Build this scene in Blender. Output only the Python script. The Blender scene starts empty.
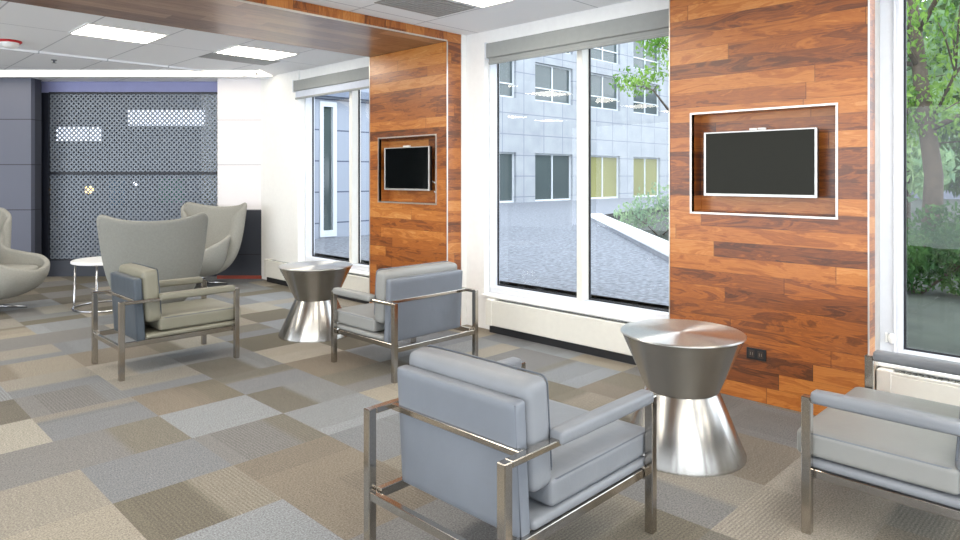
import bpy, bmesh, math, random
from mathutils import Vector, Matrix, Euler

random.seed(7)
scene = bpy.context.scene
COL = scene.collection

# ------------------------------------------------------------------ camera
F, HZ, CAMH = 672.0, 176.0, 1.42
YAW = math.radians(45.3)
SY, CY = math.sin(YAW), math.cos(YAW)
cam_d = bpy.data.cameras.new('camera')
cam = bpy.data.objects.new('camera', cam_d)
COL.objects.link(cam)
cam.location = (0, 0, CAMH)
cam.rotation_euler = (math.pi / 2, 0, -YAW)
cam_d.sensor_fit = 'HORIZONTAL'
cam_d.sensor_width = 36.0
cam_d.lens = 36.0 * F / 960.0
cam_d.shift_y = -(270.0 - HZ) / 960.0
cam_d.clip_start = 0.05
cam_d.clip_end = 300
scene.camera = cam

# ------------------------------------------------------------------ world / exposure
world = bpy.data.worlds.new('overcast_sky')
scene.world = world
world.use_nodes = True
bg = world.node_tree.nodes['Background']
bg.inputs['Color'].default_value = (0.85, 0.92, 1.0, 1)
bg.inputs['Strength'].default_value = 3.1
LIGHT = 13.0
scene.view_settings.view_transform = 'Standard'
scene.view_settings.look = 'None'
scene.view_settings.gamma = 1.0
scene.view_settings.exposure = 0.60
scene.view_settings.use_curve_mapping = False

# ------------------------------------------------------------------ node helpers
def srgb(r, g, b):
    def f(c):
        c /= 255.0
        return c / 12.92 if c <= 0.04045 else ((c + 0.055) / 1.055) ** 2.4
    return (f(r), f(g), f(b), 1.0)

class NT:
    def __init__(self, name):
        self.m = bpy.data.materials.new(name)
        self.m.use_nodes = True
        self.t = self.m.node_tree
        self.t.nodes.clear()
        self.out = self.t.nodes.new('ShaderNodeOutputMaterial')
    def n(self, typ, **kw):
        nd = self.t.nodes.new(typ)
        for k, v in kw.items():
            setattr(nd, k, v)
        return nd
    def l(self, a, b):
        self.t.links.new(a, b)
    def setin(self, sock, v):
        if isinstance(v, bpy.types.NodeSocket):
            self.l(v, sock)
        else:
            sock.default_value = v
    def math(self, op, a, b=0.0, c=None):
        nd = self.n('ShaderNodeMath', operation=op)
        self.setin(nd.inputs[0], a)
        self.setin(nd.inputs[1], b)
        if c is not None:
            self.setin(nd.inputs[2], c)
        return nd.outputs[0]
    def coords(self, which='Object'):
        return self.n('ShaderNodeTexCoord').outputs[which]
    def sep(self, v):
        nd = self.n('ShaderNodeSeparateXYZ')
        self.l(v, nd.inputs[0])
        return nd.outputs
    def comb(self, x=0.0, y=0.0, z=0.0):
        nd = self.n('ShaderNodeCombineXYZ')
        for i, v in enumerate((x, y, z)):
            self.setin(nd.inputs[i], v)
        return nd.outputs[0]
    def white(self, v):
        nd = self.n('ShaderNodeTexWhiteNoise', noise_dimensions='3D')
        self.l(v, nd.inputs['Vector'])
        return nd.outputs['Value'], nd.outputs['Color']
    def noise(self, v, scale=5.0, detail=4.0, rough=0.5, dist=0.0):
        nd = self.n('ShaderNodeTexNoise')
        self.l(v, nd.inputs['Vector'])
        nd.inputs['Scale'].default_value = scale
        nd.inputs['Detail'].default_value = detail
        nd.inputs['Roughness'].default_value = rough
        nd.inputs['Distortion'].default_value = dist
        return nd.outputs['Fac']
    def ramp(self, fac, stops, interp='LINEAR'):
        nd = self.n('ShaderNodeValToRGB')
        cr = nd.color_ramp
        cr.interpolation = interp
        while len(cr.elements) < len(stops):
            cr.elements.new(0.5)
        for e, (p, c) in zip(cr.elements, stops):
            e.position = p
            e.color = c
        self.l(fac, nd.inputs[0])
        return nd.outputs[0]
    def mix(self, fac, a, b, mode='MIX'):
        nd = self.n('ShaderNodeMix', data_type='RGBA', blend_type=mode)
        self.setin(nd.inputs[0], fac)
        self.setin(nd.inputs[6], a)
        self.setin(nd.inputs[7], b)
        return nd.outputs[2]
    def principled(self, color, rough=0.5, metal=0.0, **kw):
        p = self.n('ShaderNodeBsdfPrincipled')
        self.setin(p.inputs['Base Color'], color)
        self.setin(p.inputs['Roughness'], rough)
        self.setin(p.inputs['Metallic'], metal)
        for k, v in kw.items():
            self.setin(p.inputs[k.replace('_', ' ')], v)
        self.l(p.outputs[0], self.out.inputs['Surface'])
        return p
    def bump(self, p, h, strength=0.2, dist=0.01):
        b = self.n('ShaderNodeBump')
        b.inputs['Strength'].default_value = strength
        b.inputs['Distance'].default_value = dist
        self.l(h, b.inputs['Height'])
        self.l(b.outputs[0], p.inputs['Normal'])

def plain(name, rgb, rough=0.5, metal=0.0, var=0.06, scale=20.0, bump=0.0, **kw):
    t = NT(name)
    c = srgb(*rgb)
    nz = t.noise(t.coords(), scale, 4)
    lo = tuple(x * (1 - var) for x in c[:3]) + (1,)
    hi = tuple(min(1, x * (1 + var)) for x in c[:3]) + (1,)
    col = t.ramp(nz, [(0.3, lo), (0.7, hi)])
    p = t.principled(col, rough, metal, **kw)
    if bump:
        t.bump(p, t.noise(t.coords(), scale * 8, 3), bump, 0.003)
    return t.m

def emit(name, rgb, strength):
    t = NT(name)
    e = t.n('ShaderNodeEmission')
    e.inputs[0].default_value = srgb(*rgb)
    e.inputs[1].default_value = strength
    t.l(e.outputs[0], t.out.inputs[0])
    return t.m

# wood planks running along `along` axis, stacked along `up`
def wood_mat(name, along, up, hgt, length, stops, rough=0.33, seed=0.0):
    t = NT(name)
    xyz = t.sep(t.coords())
    A, U = xyz[along], xyz[up]
    row = t.math('FLOOR', t.math('DIVIDE', U, hgt))
    r1, _ = t.white(t.comb(row, seed + 3.3, 1.0))
    xs = t.math('ADD', t.math('DIVIDE', A, length), t.math('MULTIPLY', r1, 7.0))
    colf = t.math('FLOOR', xs)
    rnd, rcol = t.white(t.comb(row, colf, seed))
    # grain: strongly stretched, distorted noise that is different in every board
    gv = t.comb(t.math('ADD', t.math('MULTIPLY', A, 1.1), t.math('MULTIPLY', rnd, 40.0)),
                t.math('ADD', t.math('MULTIPLY', U, 6.0), t.math('MULTIPLY', rnd, 17.0)), seed)
    g1 = t.noise(gv, 2.2, 5, 0.6, 1.4)
    gv2 = t.comb(t.math('MULTIPLY', A, 4.0), t.math('MULTIPLY', U, 110.0), rnd)
    g2 = t.noise(gv2, 1.5, 3, 0.6, 0.2)
    rings = t.math('FRACT', t.math('MULTIPLY', g1, 6.0))
    rings = t.math('ABSOLUTE', t.math('SUBTRACT', rings, 0.5))
    fac = t.math('ADD', t.math('MULTIPLY', rnd, 0.48), t.math('MULTIPLY', g1, 0.75))
    fac = t.math('ADD', fac, t.math('MULTIPLY', rings, 0.30))
    fac = t.math('ADD', fac, t.math('MULTIPLY', t.math('SUBTRACT', g2, 0.5), 0.22))
    fac = t.math('SUBTRACT', fac, 0.12)
    c = t.ramp(fac, stops)
    # thin joints
    fu = t.math('FRACT', t.math('DIVIDE', U, hgt))
    fa = t.math('FRACT', xs)
    j1 = t.math('LESS_THAN', fu, 0.018)
    j2 = t.math('LESS_THAN', fa, 0.003)
    j = t.math('MAXIMUM', j1, j2)
    c = t.mix(t.math('MULTIPLY', j, 0.55), c, srgb(45, 22, 12))
    p = t.principled(c, rough, 0.0, Coat_Weight=0.25, Coat_Roughness=0.25)
    t.bump(p, g2, 0.04, 0.002)
    return t.m

WST = [(0.14, srgb(64, 34, 17)), (0.36, srgb(116, 62, 26)), (0.56, srgb(162, 92, 34)),
       (0.76, srgb(188, 118, 52)), (0.96, srgb(204, 146, 84))]
M_WOODR = wood_mat('walnut_boards', 1, 2, 0.099, 1.5, WST, seed=2.0)
M_WOODL = wood_mat('walnut_boards_far', 1, 2, 0.099, 1.5, [(p, (c[0], c[1], c[2], 1)) for p, c in WST], seed=5.0)
M_WOODX = wood_mat('walnut_edge_boards', 0, 2, 0.099, 1.5, WST, seed=9.0)
M_WOODC = wood_mat('walnut_soffit_boards', 0, 1, 0.15, 1.3,
                   [(0.12, srgb(92, 62, 46)), (0.4, srgb(132, 98, 74)), (0.65, srgb(160, 124, 96)), (0.95, srgb(186, 152, 122))], rough=0.32, seed=4.0)
M_WOODF = wood_mat('walnut_fascia_boards', 2, 0, 0.22, 1.15, WST, seed=12.0)

# carpet tiles
def carpet_mat():
    t = NT('carpet_tiles')
    xyz = t.sep(t.coords())
    S = 0.54
    X = t.math('DIVIDE', t.math('ADD', xyz[0], 0.13), S)
    Y = t.math('DIVIDE', t.math('ADD', xyz[1], 0.215), 0.485)
    ix, iy = t.math('FLOOR', X), t.math('FLOOR', Y)
    fx, fy = t.math('FRACT', X), t.math('FRACT', Y)
    r, rc = t.white(t.comb(ix, iy, 0.5))
    r2, _ = t.white(t.comb(ix, iy, 7.5))
    r3, _ = t.white(t.comb(ix, iy, 11.5))
    # quarter turned
    par = t.math('MODULO', t.math('ADD', t.math('ADD', ix, iy), 100.0), 2.0)
    a = t.mix(par, t.comb(fx, fy, 0), t.comb(fy, fx, 0))
    ab = t.sep(a)
    P = ab[0]
    base = t.ramp(r, [(0.0, srgb(106, 101, 90)), (0.14, srgb(118, 117, 116)), (0.28, srgb(132, 135, 138)),
                      (0.42, srgb(143, 136, 124)), (0.54, srgb(122, 114, 103)), (0.66, srgb(149, 143, 133)),
                      (0.78, srgb(117, 119, 122)), (0.9, srgb(104, 100, 92))], 'CONSTANT')
    alt = t.ramp(r2, [(0.0, srgb(134, 124, 113)), (0.2, srgb(150, 147, 138)), (0.42, srgb(125, 128, 131)),
                      (0.62, srgb(112, 107, 95)), (0.8, srgb(141, 135, 124))], 'CONSTANT')
    edge = t.math('ADD', t.math('MULTIPLY', r3, 0.7), 0.15)
    band = t.n('ShaderNodeMapRange', interpolation_type='SMOOTHSTEP')
    t.l(P, band.inputs[0])
    t.l(t.math('SUBTRACT', edge, 0.06), band.inputs[1])
    t.l(t.math('ADD', edge, 0.06), band.inputs[2])
    c = t.mix(t.math('MULTIPLY', band.outputs[0], t.math('MULTIPLY', t.math('GREATER_THAN', r2, 0.35), 0.75)), base, alt)
    # ribbed stripes in some tiles
    st = t.math('SINE', t.math('MULTIPLY', P, 2 * math.pi * 30))
    st = t.math('MULTIPLY', t.math('ADD', st, 1.0), 0.5)
    on = t.math('GREATER_THAN', r3, 0.55)
    part = t.math('GREATER_THAN', P, t.math('MULTIPLY', r, 0.8))
    c = t.mix(t.math('MULTIPLY', st, t.math('MULTIPLY', on, t.math('MULTIPLY', part, 0.30))), c, srgb(78, 74, 70))
    # pile speckle
    pn = t.noise(t.coords(), 130, 4, 0.75)
    hs = t.n('ShaderNodeHueSaturation')
    hs.inputs['Saturation'].default_value = 1.0
    t.l(c, hs.inputs['Color'])
    c = hs.outputs[0]
    c = t.mix(0.75, c, t.ramp(pn, [(0.3, (0.12, 0.12, 0.12, 1)), (0.7, (0.85, 0.85, 0.85, 1))]), 'OVERLAY')
    ln = t.noise(t.comb(t.math('MULTIPLY', ab[0], 1.0), t.math('MULTIPLY', ab[1], 0.1), r), 60, 2)
    c = t.mix(0.10, c, t.ramp(ln, [(0.3, (0.2, 0.2, 0.2, 1)), (0.7, (0.8, 0.8, 0.8, 1))]), 'OVERLAY')
    p = t.principled(c, 0.93, 0.0)
    p.inputs['Specular IOR Level'].default_value = 0.2
    t.bump(p, pn, 0.5, 0.004)
    return t.m
M_CARPET = carpet_mat()

def ceiling_mat():
    t = NT('ceiling_tiles')
    xyz = t.sep(t.coords())
    X = t.math('FRACT', t.math('DIVIDE', t.math('SUBTRACT', xyz[0], 0.442), 0.6767))
    Y = t.math('FRACT', t.math('DIVIDE', t.math('SUBTRACT', xyz[1], 0.40), 1.35))
    m = t.math('MAXIMUM', t.math('LESS_THAN', X, 0.02), t.math('LESS_THAN', Y, 0.010))
    c = t.mix(m, srgb(242, 244, 248), srgb(196, 199, 206))
    p = t.principled(c, 0.9)
    return t.m
M_CEIL = ceiling_mat()

M_WALL = plain('white_wall_paint', (240, 240, 238), 0.6, var=0.02)
M_CREAM = plain('cream_window_frame', (228, 226, 218), 0.45, var=0.02)
M_FRAMEG = plain('white_aluminium_frame', (216, 219, 226), 0.35, var=0.02)
M_GASKET = plain('black_gasket', (25, 27, 32), 0.5)
M_SHADE = plain('grey_roller_shade', (146, 149, 147), 0.7, var=0.03)
M_SHADEL = plain('pale_roller_shade_cloth', (196, 202, 214), 0.8, var=0.03)
M_TRIM = plain('satin_steel_trim', (214, 208, 200), 0.3, 0.8)
M_DARKTRIM = plain('dark_recess', (30, 30, 33), 0.6)

def brushed(name, rgb, rough, aniso=0.0, rot=False, ringdir=None, metal=1.0):
    t = NT(name)
    xyz = t.sep(t.coords())
    if ringdir == 'z':
        v = t.comb(t.math('MULTIPLY', xyz[2], 120.0), 0.0, 0.0)
    else:
        v = t.comb(t.math('MULTIPLY', xyz[0], 30.0), t.math('MULTIPLY', xyz[1], 30.0), t.math('MULTIPLY', xyz[2], 30.0))
    nz = t.noise(v, 3.0, 4)
    c = srgb(*rgb)
    col = t.ramp(nz, [(0.25, tuple(x * 0.86 for x in c[:3]) + (1,)), (0.75, c)])
    p = t.principled(col, rough, metal)
    if aniso:
        p.inputs['Anisotropic'].default_value = aniso
        tg = t.n('ShaderNodeTangent', direction_type='RADIAL', axis='Z')
        t.l(tg.outputs[0], p.inputs['Tangent'])
        if rot:
            p.inputs['Anisotropic Rotation'].default_value = 0.25
    return t.m
M_DRUM = brushed('brushed_steel_body', (186, 184, 180), 0.27, 0.8, True, 'z')
M_DRUMTOP = brushed('brushed_steel_top', (214, 212, 208), 0.32, 0.95, True)
M_CHROME = brushed('polished_nickel_tube', (190, 184, 176), 0.16)
M_POLISH = brushed('polished_steel', (205, 205, 208), 0.12)

def leather(name, rgb, rough=0.42):
    t = NT(name)
    c = srgb(*rgb)
    nz = t.noise(t.coords(), 3.0, 3)
    col = t.ramp(nz, [(0.3, tuple(x * 0.9 for x in c[:3]) + (1,)), (0.7, tuple(min(1, x * 1.06) for x in c[:3]) + (1,))])
    p = t.principled(col, rough, 0.0)
    p.inputs['Specular IOR Level'].default_value = 0.45
    h = t.math('ADD', t.math('MULTIPLY', t.noise(t.coords(), 9, 3), 1.0), t.math('MULTIPLY', t.noise(t.coords(), 220, 2), 0.10))
    t.bump(p, h, 0.25, 0.012)
    return t.m
M_LEA = leather('blue_grey_leather', (120, 124, 130))
M_LEAD = leather('slate_back_leather', (110, 116, 125))
M_LEAW = leather('warm_lit_leather', (122, 120, 106))  # grey leather with the yellow-green cast of the light mixed in
M_LEAWD = leather('slate_blue_leather', (68, 77, 86))
M_LEAB = leather('light_grey_leather', (136, 137, 135))
M_PIPE = leather('leather_piping', (80, 86, 95))
M_WOOL = plain('grey_wool', (128, 129, 124), 0.95, var=0.05, scale=60, bump=0.3)
M_WOOLL = plain('pale_grey_wool', (150, 149, 142), 0.95, var=0.05, scale=60, bump=0.3)
M_TABW = plain('white_laminate', (236, 236, 236), 0.3, var=0.01)
M_TVSC = plain('television_glass', (34, 34, 27), 0.3, var=0.0, Specular_IOR_Level=0.12)
M_TVSD = plain('television_glass_dark', (10, 13, 14), 0.08, var=0.0)
M_BEZ = plain('silver_bezel', (204, 203, 200), 0.3, 0.55, var=0.02)
M_BLACK = plain('black_plastic', (22, 22, 24), 0.4)
M_WPLAS = plain('white_plastic', (238, 238, 236), 0.35, var=0.01)
M_RED = plain('red_plastic', (190, 40, 45), 0.4)
M_SLOT = plain('socket_slot', (120, 110, 100), 0.4)
M_LAMP = emit('lamp_diffuser', (255, 247, 232), LIGHT)
M_COVE = emit('linear_lamp_diffuser', (255, 244, 224), 2.2)

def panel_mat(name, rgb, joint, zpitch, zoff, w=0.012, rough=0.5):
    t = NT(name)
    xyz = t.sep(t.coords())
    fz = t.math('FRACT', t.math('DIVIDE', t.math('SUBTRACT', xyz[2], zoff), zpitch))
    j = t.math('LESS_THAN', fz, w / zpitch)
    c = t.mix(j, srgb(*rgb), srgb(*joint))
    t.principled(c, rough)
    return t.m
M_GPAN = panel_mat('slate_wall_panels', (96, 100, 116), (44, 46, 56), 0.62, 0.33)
M_GSIDE = panel_mat('shaded_slate_panels', (58, 60, 70), (30, 31, 38), 0.62, 0.33)  # slate panels darkened, shade of the reveal put into the colour
M_WPAN = panel_mat('white_wall_panels', (234, 230, 232), (180, 178, 184), 0.62, 0.33, 0.010)
M_DPAN = panel_mat('charcoal_base_panels', (52, 56, 66), (30, 32, 40), 0.62, 0.33)
M_SCREEN = plain('perforated_grey_metal', (120, 128, 138), 0.45, 0.3, var=0.04)
M_SCREENF = plain('black_metal_frame', (22, 26, 38), 0.45)
M_LAV = plain('daylight_tinted_wall', (150, 154, 196), 0.7, var=0.02)  # lavender tint of the daylight put into the wall colour

def facade_mat():
    t = NT('stone_cladding')
    xyz = t.sep(t.coords())
    X = t.math('FRACT', t.math('DIVIDE', xyz[0], 1.19))
    Z = t.math('FRACT', t.math('DIVIDE', t.math('SUBTRACT', xyz[2], 0.42), 0.78))
    m = t.math('MAXIMUM', t.math('LESS_THAN', X, 0.028), t.math('LESS_THAN', Z, 0.04))
    nz = t.noise(t.coords(), 1.5, 3)
    c = t.mix(m, t.ramp(nz, [(0.3, srgb(146, 150, 156)), (0.7, srgb(162, 165, 168))]), srgb(118, 122, 134))
    t.principled(c, 0.8)
    return t.m
M_FAC = facade_mat()
def wing_mat():
    t = NT('wing_cladding')
    xyz = t.sep(t.coords())
    Z = t.math('FRACT', t.math('DIVIDE', t.math('SUBTRACT', xyz[2], 0.45), 0.50))
    X = t.math('FRACT', t.math('DIVIDE', t.math('SUBTRACT', xyz[0], 6.26), 0.9))
    m = t.math('MAXIMUM', t.math('LESS_THAN', Z, 0.045), t.math('LESS_THAN', X, 0.02))
    c = t.mix(m, srgb(150, 156, 168), srgb(80, 86, 104))
    t.principled(c, 0.8)
    return t.m
M_WING = wing_mat()
M_PAVE = plain('courtyard_concrete', (112, 115, 122), 0.9, var=0.45, scale=22, bump=0.5)
M_CURB = plain('pale_stone_curb', (226, 227, 230), 0.8, var=0.05, scale=8)
M_CURBS = plain('curb_side', (150, 152, 158), 0.85, var=0.08, scale=8)
M_SOIL = plain('planting_soil', (46, 52, 42), 0.95, var=0.3, scale=3)
M_WGLASS = plain('dark_window_glass', (74, 84, 84), 0.08, var=0.1, scale=0.6)
M_WGLASSY = plain('lit_window_glass', (136, 134, 84), 0.1, var=0.12, scale=0.6)
M_WFR = plain('pale_window_frame', (206, 210, 214), 0.4, var=0.02)
M_BARK = plain('tree_bark', (78, 66, 54), 0.9, var=0.25, scale=14, bump=0.5)
def leaf_mat(name, a, b):
    t = NT(name)
    nz = t.noise(t.coords(), 2.2, 3)
    c = t.ramp(nz, [(0.35, srgb(*a)), (0.65, srgb(*b))])
    d = t.n('ShaderNodeBsdfDiffuse')
    t.l(c, d.inputs[0])
    tr = t.n('ShaderNodeBsdfTranslucent')
    t.l(c, tr.inputs[0])
    mx = t.n('ShaderNodeMixShader')
    mx.inputs[0].default_value = 0.5
    t.l(d.outputs[0], mx.inputs[1])
    t.l(tr.outputs[0], mx.inputs[2])
    t.l(mx.outputs[0], t.out.inputs[0])
    return t.m
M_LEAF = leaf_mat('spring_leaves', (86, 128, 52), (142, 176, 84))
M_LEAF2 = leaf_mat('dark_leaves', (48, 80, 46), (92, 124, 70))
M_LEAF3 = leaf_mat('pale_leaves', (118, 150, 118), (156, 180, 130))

def glass_mat(name, tint=(1, 1, 1, 1), extra=0.0):
    t = NT(name)
    lw = t.n('ShaderNodeLayerWeight')
    lw.inputs[0].default_value = 0.5
    fres = t.math('ADD', t.math('MULTIPLY', t.math('POWER', lw.outputs['Facing'], 5.0), 0.9), 0.03)
    tr = t.n('ShaderNodeBsdfTransparent')
    tr.inputs[0].default_value = tint
    gl = t.n('ShaderNodeBsdfGlossy')
    gl.inputs['Roughness'].default_value = 0.0
    mx = t.n('ShaderNodeMixShader')
    t.l(t.math('ADD', fres, extra), mx.inputs[0])
    t.l(tr.outputs[0], mx.inputs[1])
    t.l(gl.outputs[0], mx.inputs[2])
    t.l(mx.outputs[0], t.out.inputs[0])
    return t.m
M_GLASS = glass_mat('window_glass', (0.95, 0.98, 1.0, 1), 0.01)

# ------------------------------------------------------------------ mesh helpers
class MB:
    def __init__(self):
        self.bm = bmesh.new()
    def merge(self, other):
        me = bpy.data.meshes.new('tmp')
        other.to_mesh(me)
        other.free()
        self.bm.from_mesh(me)
        bpy.data.meshes.remove(me)
    def box(self, x0, x1, y0, y1, z0, z1, bev=0.0, seg=1, mat=None):
        b = bmesh.new()
        bmesh.ops.create_cube(b, size=1)
        for v in b.verts:
            v.co = Vector(((x0 + x1) / 2 + v.co.x * (x1 - x0), (y0 + y1) / 2 + v.co.y * (y1 - y0), (z0 + z1) / 2 + v.co.z * (z1 - z0)))
        if bev:
            bmesh.ops.bevel(b, geom=list(b.edges), offset=bev, segments=seg, profile=0.5, affect='EDGES')
        if mat is not None:
            b.transform(mat)
        self.merge(b)
        return self
    def poly(self, pts, faces):
        vs = [self.bm.verts.new(p) for p in pts]
        for f in faces:
            self.bm.faces.new([vs[i] for i in f])
        return self
    def tube(self, pts, r, n=8, closed=False, radii=None):
        pts = [Vector(p) for p in pts]
        N = len(pts)
        rings = []
        for i, p in enumerate(pts):
            if closed:
                d = pts[(i + 1) % N] - pts[i - 1]
            else:
                d = pts[min(i + 1, N - 1)] - pts[max(i - 1, 0)]
            d.normalize()
            up = Vector((0, 0, 1)) if abs(d.z) < 0.9 else Vector((1, 0, 0))
            a = d.cross(up).normalized()
            b = a.cross(d).normalized()
            rr = radii[i] if radii else r
            rings.append([self.bm.verts.new(p + a * rr * math.cos(2 * math.pi * k / n) + b * rr * math.sin(2 * math.pi * k / n)) for k in range(n)])
        for i in range(N if closed else N - 1):
            A, B = rings[i], rings[(i + 1) % N]
            for k in range(n):
                self.bm.faces.new((A[k], A[(k + 1) % n], B[(k + 1) % n], B[k]))
        if not closed:
            self.bm.faces.new(rings[0])
            self.bm.faces.new(rings[-1][::-1])
        return self
    def lathe(self, prof, n=64, cx=0, cy=0):
        rings = []
        for r, z in prof:
            if r < 1e-5:
                rings.append([self.bm.verts.new((cx, cy, z))])
            else:
                rings.append([self.bm.verts.new((cx + r * math.cos(2 * math.pi * k / n), cy + r * math.sin(2 * math.pi * k / n), z)) for k in range(n)])
        for A, B in zip(rings[:-1], rings[1:]):
            if len(A) == 1 and len(B) == 1:
                continue
            for k in range(n):
                k2 = (k + 1) % n
                if len(A) == 1:
                    self.bm.faces.new((A[0], B[k], B[k2]))
                elif len(B) == 1:
                    self.bm.faces.new((A[k], A[k2], B[0]))
                else:
                    self.bm.faces.new((A[k], A[k2], B[k2], B[k]))
        return self
    def cushion(self, x0, x1, y0, y1, z0, z1, r=0.025, puff=(0, 0, 0.0), n=14, mat=None):
        """rounded upholstered block, faces bulged by puff[axis]"""
        b = bmesh.new()
        bmesh.ops.create_cube(b, size=2)
        bmesh.ops.subdivide_edges(b, edges=list(b.edges), cuts=n, use_grid_fill=True)
        h = ((x1 - x0) / 2, (y1 - y0) / 2, (z1 - z0) / 2)
        c = ((x0 + x1) / 2, (y0 + y1) / 2, (z0 + z1) / 2)
        for v in b.verts:
            q = []
            for i in range(3):
                t = max(-1, min(1, v.co[i]))
                s = -1 if t < 0 else 1
                q.append(s * (1 - (1 - abs(t)) ** 1.9) * h[i])
            inner = [max(-(h[i] - r), min(h[i] - r, q[i])) for i in range(3)]
            d = Vector(q) - Vector(inner)
            if d.length > 1e-9:
                d = d.normalized() * r
            p = Vector(inner) + d
            for i in range(3):
                if puff[i]:
                    j, k = (i + 1) % 3, (i + 2) % 3
                    w = (1 - (p[j] / h[j]) ** 2) * (1 - (p[k] / h[k]) ** 2)
                    p[i] += puff[i] * max(0, w) ** 0.6 * (p[i] / h[i])
            v.co = p + Vector(c)
        if mat is not None:
            b.transform(mat)
        self.merge(b)
        return self
    def build(self, name, mat, parent=None, smooth=False, loc=None, rotz=0.0):
        bmesh.ops.recalc_face_normals(self.bm, faces=list(self.bm.faces))
        me = bpy.data.meshes.new(name)
        self.bm.to_mesh(me)
        self.bm.free()
        me.materials.append(mat)
        if smooth:
            for p in me.polygons:
                p.use_smooth = True
            if smooth == 'auto':
                me.set_sharp_from_angle(angle=math.radians(35))
        o = bpy.data.objects.new(name, me)
        COL.objects.link(o)
        if parent:
            o.parent = parent
        if loc:
            o.location = loc
        if rotz:
            o.rotation_euler.z = rotz
        return o

def tag(o, label, cat, group=None):
    o['label'] = label
    o['category'] = cat
    if group:
        o['group'] = group
    return o
def thing(name, label, cat, loc=(0, 0, 0), rotz=0.0, group=None):
    o = bpy.data.objects.new(name, None)
    o.empty_display_size = 0.1
    COL.objects.link(o)
    o.location = loc
    o.rotation_euler = (0, 0, rotz)
    return tag(o, label, cat, group)
def struct_empty(name):
    o = bpy.data.objects.new(name, None)
    COL.objects.link(o)
    o['kind'] = 'structure'
    return o
def struct(o):
    o['kind'] = 'structure'
    return o
def copy_tree(o, parent=None):
    c = o.copy()
    COL.objects.link(c)
    c.parent = parent
    for ch in list(o.children):
        copy_tree(ch, c)
    return c
def L(px, t):
    return (px - 480.0) / F * t
def pt(px, t, z=0.0):
    l = L(px, t)
    return Vector((t * SY + l * CY, t * CY - l * SY, z))

# ================================================================== STRUCTURE
ZC = 2.765      # ceiling
ZS = 2.677      # underside of the wood bands
UW = 4.48       # window wall face
UP = 4.23       # face of the wood cladding
W0, W1 = -5.0, -3.5   # hidden walls: u = W0 (left), v = W1 (behind)

# floor and ceiling outlines follow the diagonal far wall
dA = pt(320, 15.0)      # far corner behind the screen, right
dB = pt(-300, 15.0)
struct(MB().box(W0, UW + 0.15, W1, 16.0, -0.1, 0.0).build('floor', M_CARPET))
struct(MB().box(W0, UW + 0.15, W1, 16.0, ZC, ZC + 0.1).build('ceiling', M_CEIL))
def wall_run(name, fixed, lo, hi, along, openings):
    m = MB()
    def bx(a, b, z0, z1):
        if along == 'v':
            m.box(fixed - 0.1, fixed, a, b, z0, z1)
        else:
            m.box(a, b, fixed - 0.1, fixed, z0, z1)
    e = lo
    for a, b in openings:
        bx(e, a, 0, ZC)
        bx(a, b, 0, 0.12)
        bx(a, b, 2.69, ZC)
        e = b
    bx(e, hi, 0, ZC)
    return struct(m.build(name, M_WALL))
wall_run('wall_left', W0, W1, 16.0, 'v', [(-3.2, 10.8)])  # wide opening out of view, added to let sky light brighten the room
wall_run('wall_back', W1, W0, UW + 0.15, 'u', [(-4.7, 3.2)])  # likewise an unseen opening added for more daylight
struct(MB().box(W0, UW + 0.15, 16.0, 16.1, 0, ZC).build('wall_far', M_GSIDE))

# window wall with three openings
HEAD = 2.62
SILL = 0.31
OPEN = [(-0.95, 1.13), (2.32, 4.375), (5.75, 7.655)]
wb = MB()
vs = [W1, OPEN[0][0], OPEN[0][1], OPEN[1][0], OPEN[1][1], OPEN[2][0], OPEN[2][1], 16.0]
for a, b in ((vs[0], vs[1]), (vs[2], vs[3]), (vs[4], vs[5]), (vs[6], vs[7])):
    wb.box(UW, UW + 0.15, a, b, 0, ZC)
for a, b in OPEN:
    wb.box(UW, UW + 0.15, a, b, HEAD, ZC)
    wb.box(UW, UW + 0.15, a, b, 0, SILL)
struct(wb.build('wall_right', M_WALL))
struct(MB().box(4.412, UW - 0.001, 4.612, 4.70, 0, ZC - 0.001).build('trim_1', M_WALL))
struct(MB().box(4.45, UW - 0.001, 7.66, 8.22, 0, ZC - 0.001).build('trim_2', M_WALL))
# dark baseboard strips in the toe gap
struct(MB().box(UW - 0.012, UW - 0.001, 2.34, 4.26, 0, 0.09).build('baseboard_right', M_DARKTRIM))

def window(idx, va, vb, mull, jw=0.045):
    w = struct_empty('window_%d' % idx)
    f = MB()
    u0, u1 = 4.54, 4.67
    f.box(u0, u1, vb - jw, vb - 0.001, SILL, HEAD, 0.004)
    f.box(u0, u1, va + 0.001, va + jw, SILL, HEAD, 0.004)
    f.box(u0 + 0.002, u1, va + jw, vb - jw, SILL, 0.385, 0.004)
    f.box(u0 + 0.002, u1, va + jw, vb - jw, HEAD - 0.08, HEAD, 0.004)
    fo = f.build('window_frame', M_FRAMEG, w)
    m = MB().box(u0, u1, mull - 0.028, mull + 0.028, 0.385, HEAD - 0.08, 0.004).build('mullion', M_CREAM, w)
    g = MB()
    for a, b in ((va + jw, mull - 0.028), (mull + 0.028, vb - jw)):
        z0, z1 = 0.385, HEAD - 0.08
        k = 0.012
        g.box(4.635, 4.65, a, a + k, z0, z1)
        g.box(4.635, 4.65, b - k, b, z0, z1)
        g.box(4.635, 4.65, a + k, b - k, z0, z0 + k)
    g.build('gasket', M_GASKET, w)
    for a, b in ((va + jw, mull - 0.028), (mull + 0.028, vb - jw)):
        MB().poly([(4.643, a, 0.385), (4.643, b, 0.385), (4.643, b, HEAD - 0.08), (4.643, a, HEAD - 0.08)], [(0, 1, 2, 3)]).build('glass_pane', M_GLASS, w)
    MB().box(4.43, 4.56, va + 0.002, vb - 0.002, SILL, SILL + 0.018, 0.003).build('window_sill', M_WALL, w)
    return w
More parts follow.
